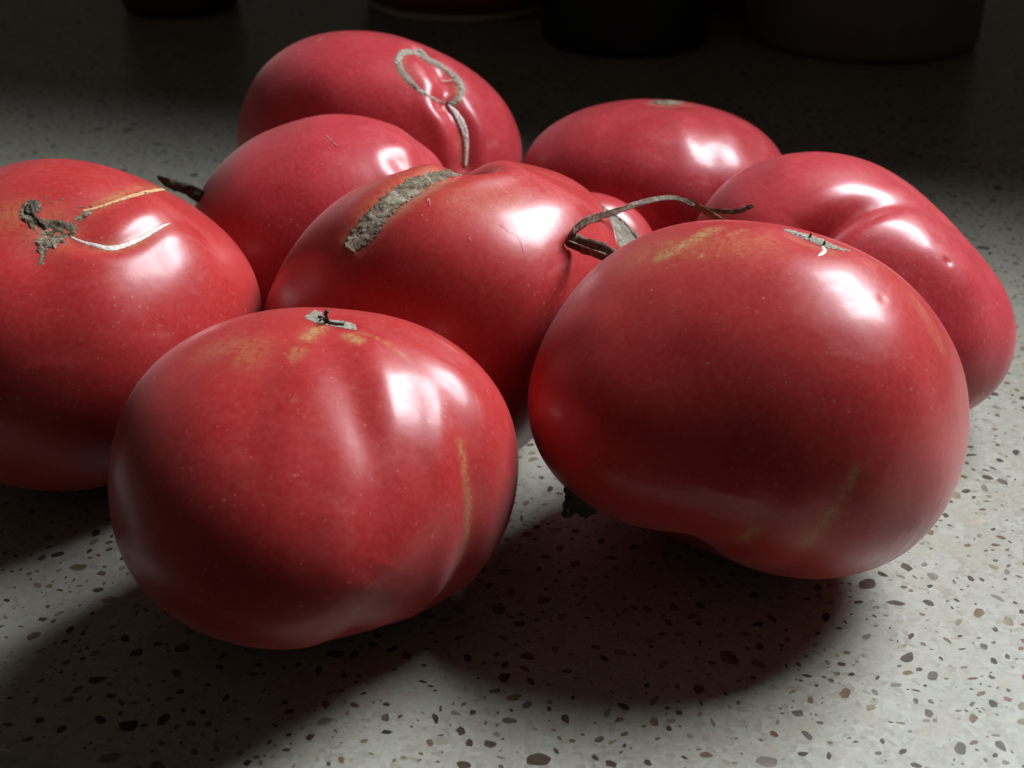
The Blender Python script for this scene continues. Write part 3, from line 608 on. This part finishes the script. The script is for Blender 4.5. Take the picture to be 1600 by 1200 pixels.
# ------------------------------------------------------------------ chips: the 300 that show largest are pieces of their own
pos = np.stack([cx, cy, np.zeros(NC)], -1); px = project(pos)
inside = (px[:, 0] > -10) & (px[:, 0] < 1610) & (px[:, 1] > -10) & (px[:, 1] < 1210) & keep
hid = np.zeros(NC, bool)
for i in np.nonzero(inside)[0]:
    o_ = Vector(pos[i]); v = (Vector(R_CAM) - o_).normalized()
    for n in TREE:
        if TREE[n].ray_cast(o_ + v * .0005, v)[0] is not None: hid[i] = True; break
show = csz / np.linalg.norm(pos - R_CAM, axis=1); show[~inside | hid] = 0; show[(cmat == 5) | (cmat == 6)] *= .8
top300 = set(np.argsort(-show)[:300].tolist())
shapes = [chip_outline(rg) for _ in range(24)]; cmesh = {}
SV = []; SF = []; SM = []
for i in np.nonzero(keep)[0]:
    k = int(rg.integers(24)); m = int(cmat[i])
    if i in top300:
        if (k, m) not in cmesh:
            q = shapes[k]; q = np.stack([q * .78 + np.roll(q, -1, 0) * .22, q * .22 + np.roll(q, -1, 0) * .78], 1).reshape(-1, 2)
            v, f = chip_geom(q * 0.00105)
            me = bpy.data.meshes.new('stone_chip'); me.from_pydata(v, [], f); me.materials.append(CHIP_M[m]); me.update(); cmesh[(k, m)] = me
        o = bpy.data.objects.new('stone_chip', cmesh[(k, m)]); COL.objects.link(o); o.parent = counter
        o.location = (cx[i], cy[i], 0); o.rotation_euler = (0, 0, crot[i]); s = csz[i] / 0.001; o.scale = (s, s, 1)
    else:
        c, s = math.cos(crot[i]), math.sin(crot[i]); out = (shapes[k] * csz[i]) @ np.array([[c, s], [-s, c]])
        v, f = chip_geom(out); n_ = len(out); v = v[:2 * n_]; f = f[:n_ + 1]; b0 = len(SV); SV += [(a + cx[i], b + cy[i], z) for a, b, z in v]; SF += [[q + b0 for q in ff] for ff in f]; SM += [m] * len(f)
tag(mesh_obj('small_stone_chips', SV, SF, CHIP_M, counter, smooth=False, fmat=SM), kind='stuff')

# ------------------------------------------------------------------ dark kitchenware standing behind
def lathe(name, prof, c, mat, parent, seg=64):
    V = []; F = []
    for r, z in prof:
        for k in range(seg): a = 2 * math.pi * k / seg; V.append((c[0] + r * math.cos(a), c[1] + r * math.sin(a), z))
    for i in range(len(prof) - 1):
        for k in range(seg): k2 = (k + 1) % seg; F.append([i * seg + k, i * seg + k2, (i + 1) * seg + k2, (i + 1) * seg + k])
    F.append([k for k in range(seg)][::-1]); F.append([(len(prof) - 1) * seg + k for k in range(seg)])
    return mesh_obj(name, V, F, mat, parent)
def ware(name, label, cat, xc, yb, rpx, h, mat, lidmat, foot=None, waist=1.0):
    g = ground(xc, yb); r = rpx * dist(g) / FPX; r = r / (1 - rpx / FPX)
    c = np.array([g[0], g[1] + r]); root = empty(name, (c[0], c[1], 0)); tag(root, label, cat)
    z0 = 0.0
    if foot is not None:
        lathe('foot_ring', [(r * .90, 0.0), (r * .93, .001), (r * .94, .004), (r * .92, .006)], c, foot, root); z0 = .0055
    e = .008 if foot is None else .012
    prof = [(r * .93 if foot is None else r * .88, z0)] + [(r - e * (1 - math.sin(a)), z0 + e * (1 - math.cos(a))) for a in np.linspace(.5, math.pi / 2, 6)]
    prof += [(r * (1 + (waist - 1) * math.sin(t * math.pi)), z0 + e + (h - z0 - e) * t) for t in np.linspace(.08, 1, 14)]
    lathe('body', prof, c, mat, root)
    lathe('lid', [(r * 1.03, h - .004), (r * 1.04, h), (r * 1.04, h + .012), (r * 1.0, h + .016), (r * .3, h + .022)], c, lidmat, root)
    lathe('knob', [(.008, h + .020), (.007, h + .028), (.013, h + .034), (.013, h + .040), (.006, h + .044)], c, lidmat, root, 32)
    return root
def gloss(name, c, rough):
    m = simple_mat(name, tuple(x * .8 for x in c), c, 30, rough); return m
ware('lidded_pot', 'dark red glazed pot with pale foot ring behind the ring-scarred tomato', 'pot', 715, 41, 150, .24, gloss('red_glaze', (.16, .022, .010), .3), gloss('red_glaze_lid', (.16, .022, .010), .3), foot=gloss('pale_clay', (.42, .36, .28), .7), waist=1.08)
ware('canister', 'black cylindrical canister standing between the red pot and grey canister', 'canister', 985, 95, 125, .25, gloss('black_enamel', (.006, .006, .007), .5), gloss('black_enamel_lid', (.008, .008, .009), .5))
ware('canister', 'wide dark grey canister standing on the counter behind the folded tomato', 'canister', 1385, 105, 168, .25, gloss('grey_stoneware', (.12, .115, .09), .6), gloss('grey_stoneware_lid', (.12, .115, .09), .6))
ware('jar', 'brown jar half hidden between black and grey canisters', 'jar', 1160, 24, 70, .22, gloss('brown_glaze', (.14, .05, .02), .5), gloss('brown_glaze_lid', (.14, .05, .02), .5))
ware('jar', 'small dark jar standing apart from the red pot on the bare counter', 'jar', 265, 32, 85, .20, gloss('dark_brown_glaze', (.02, .012, .009), .5), gloss('dark_brown_glaze_lid', (.02, .012, .009), .5))
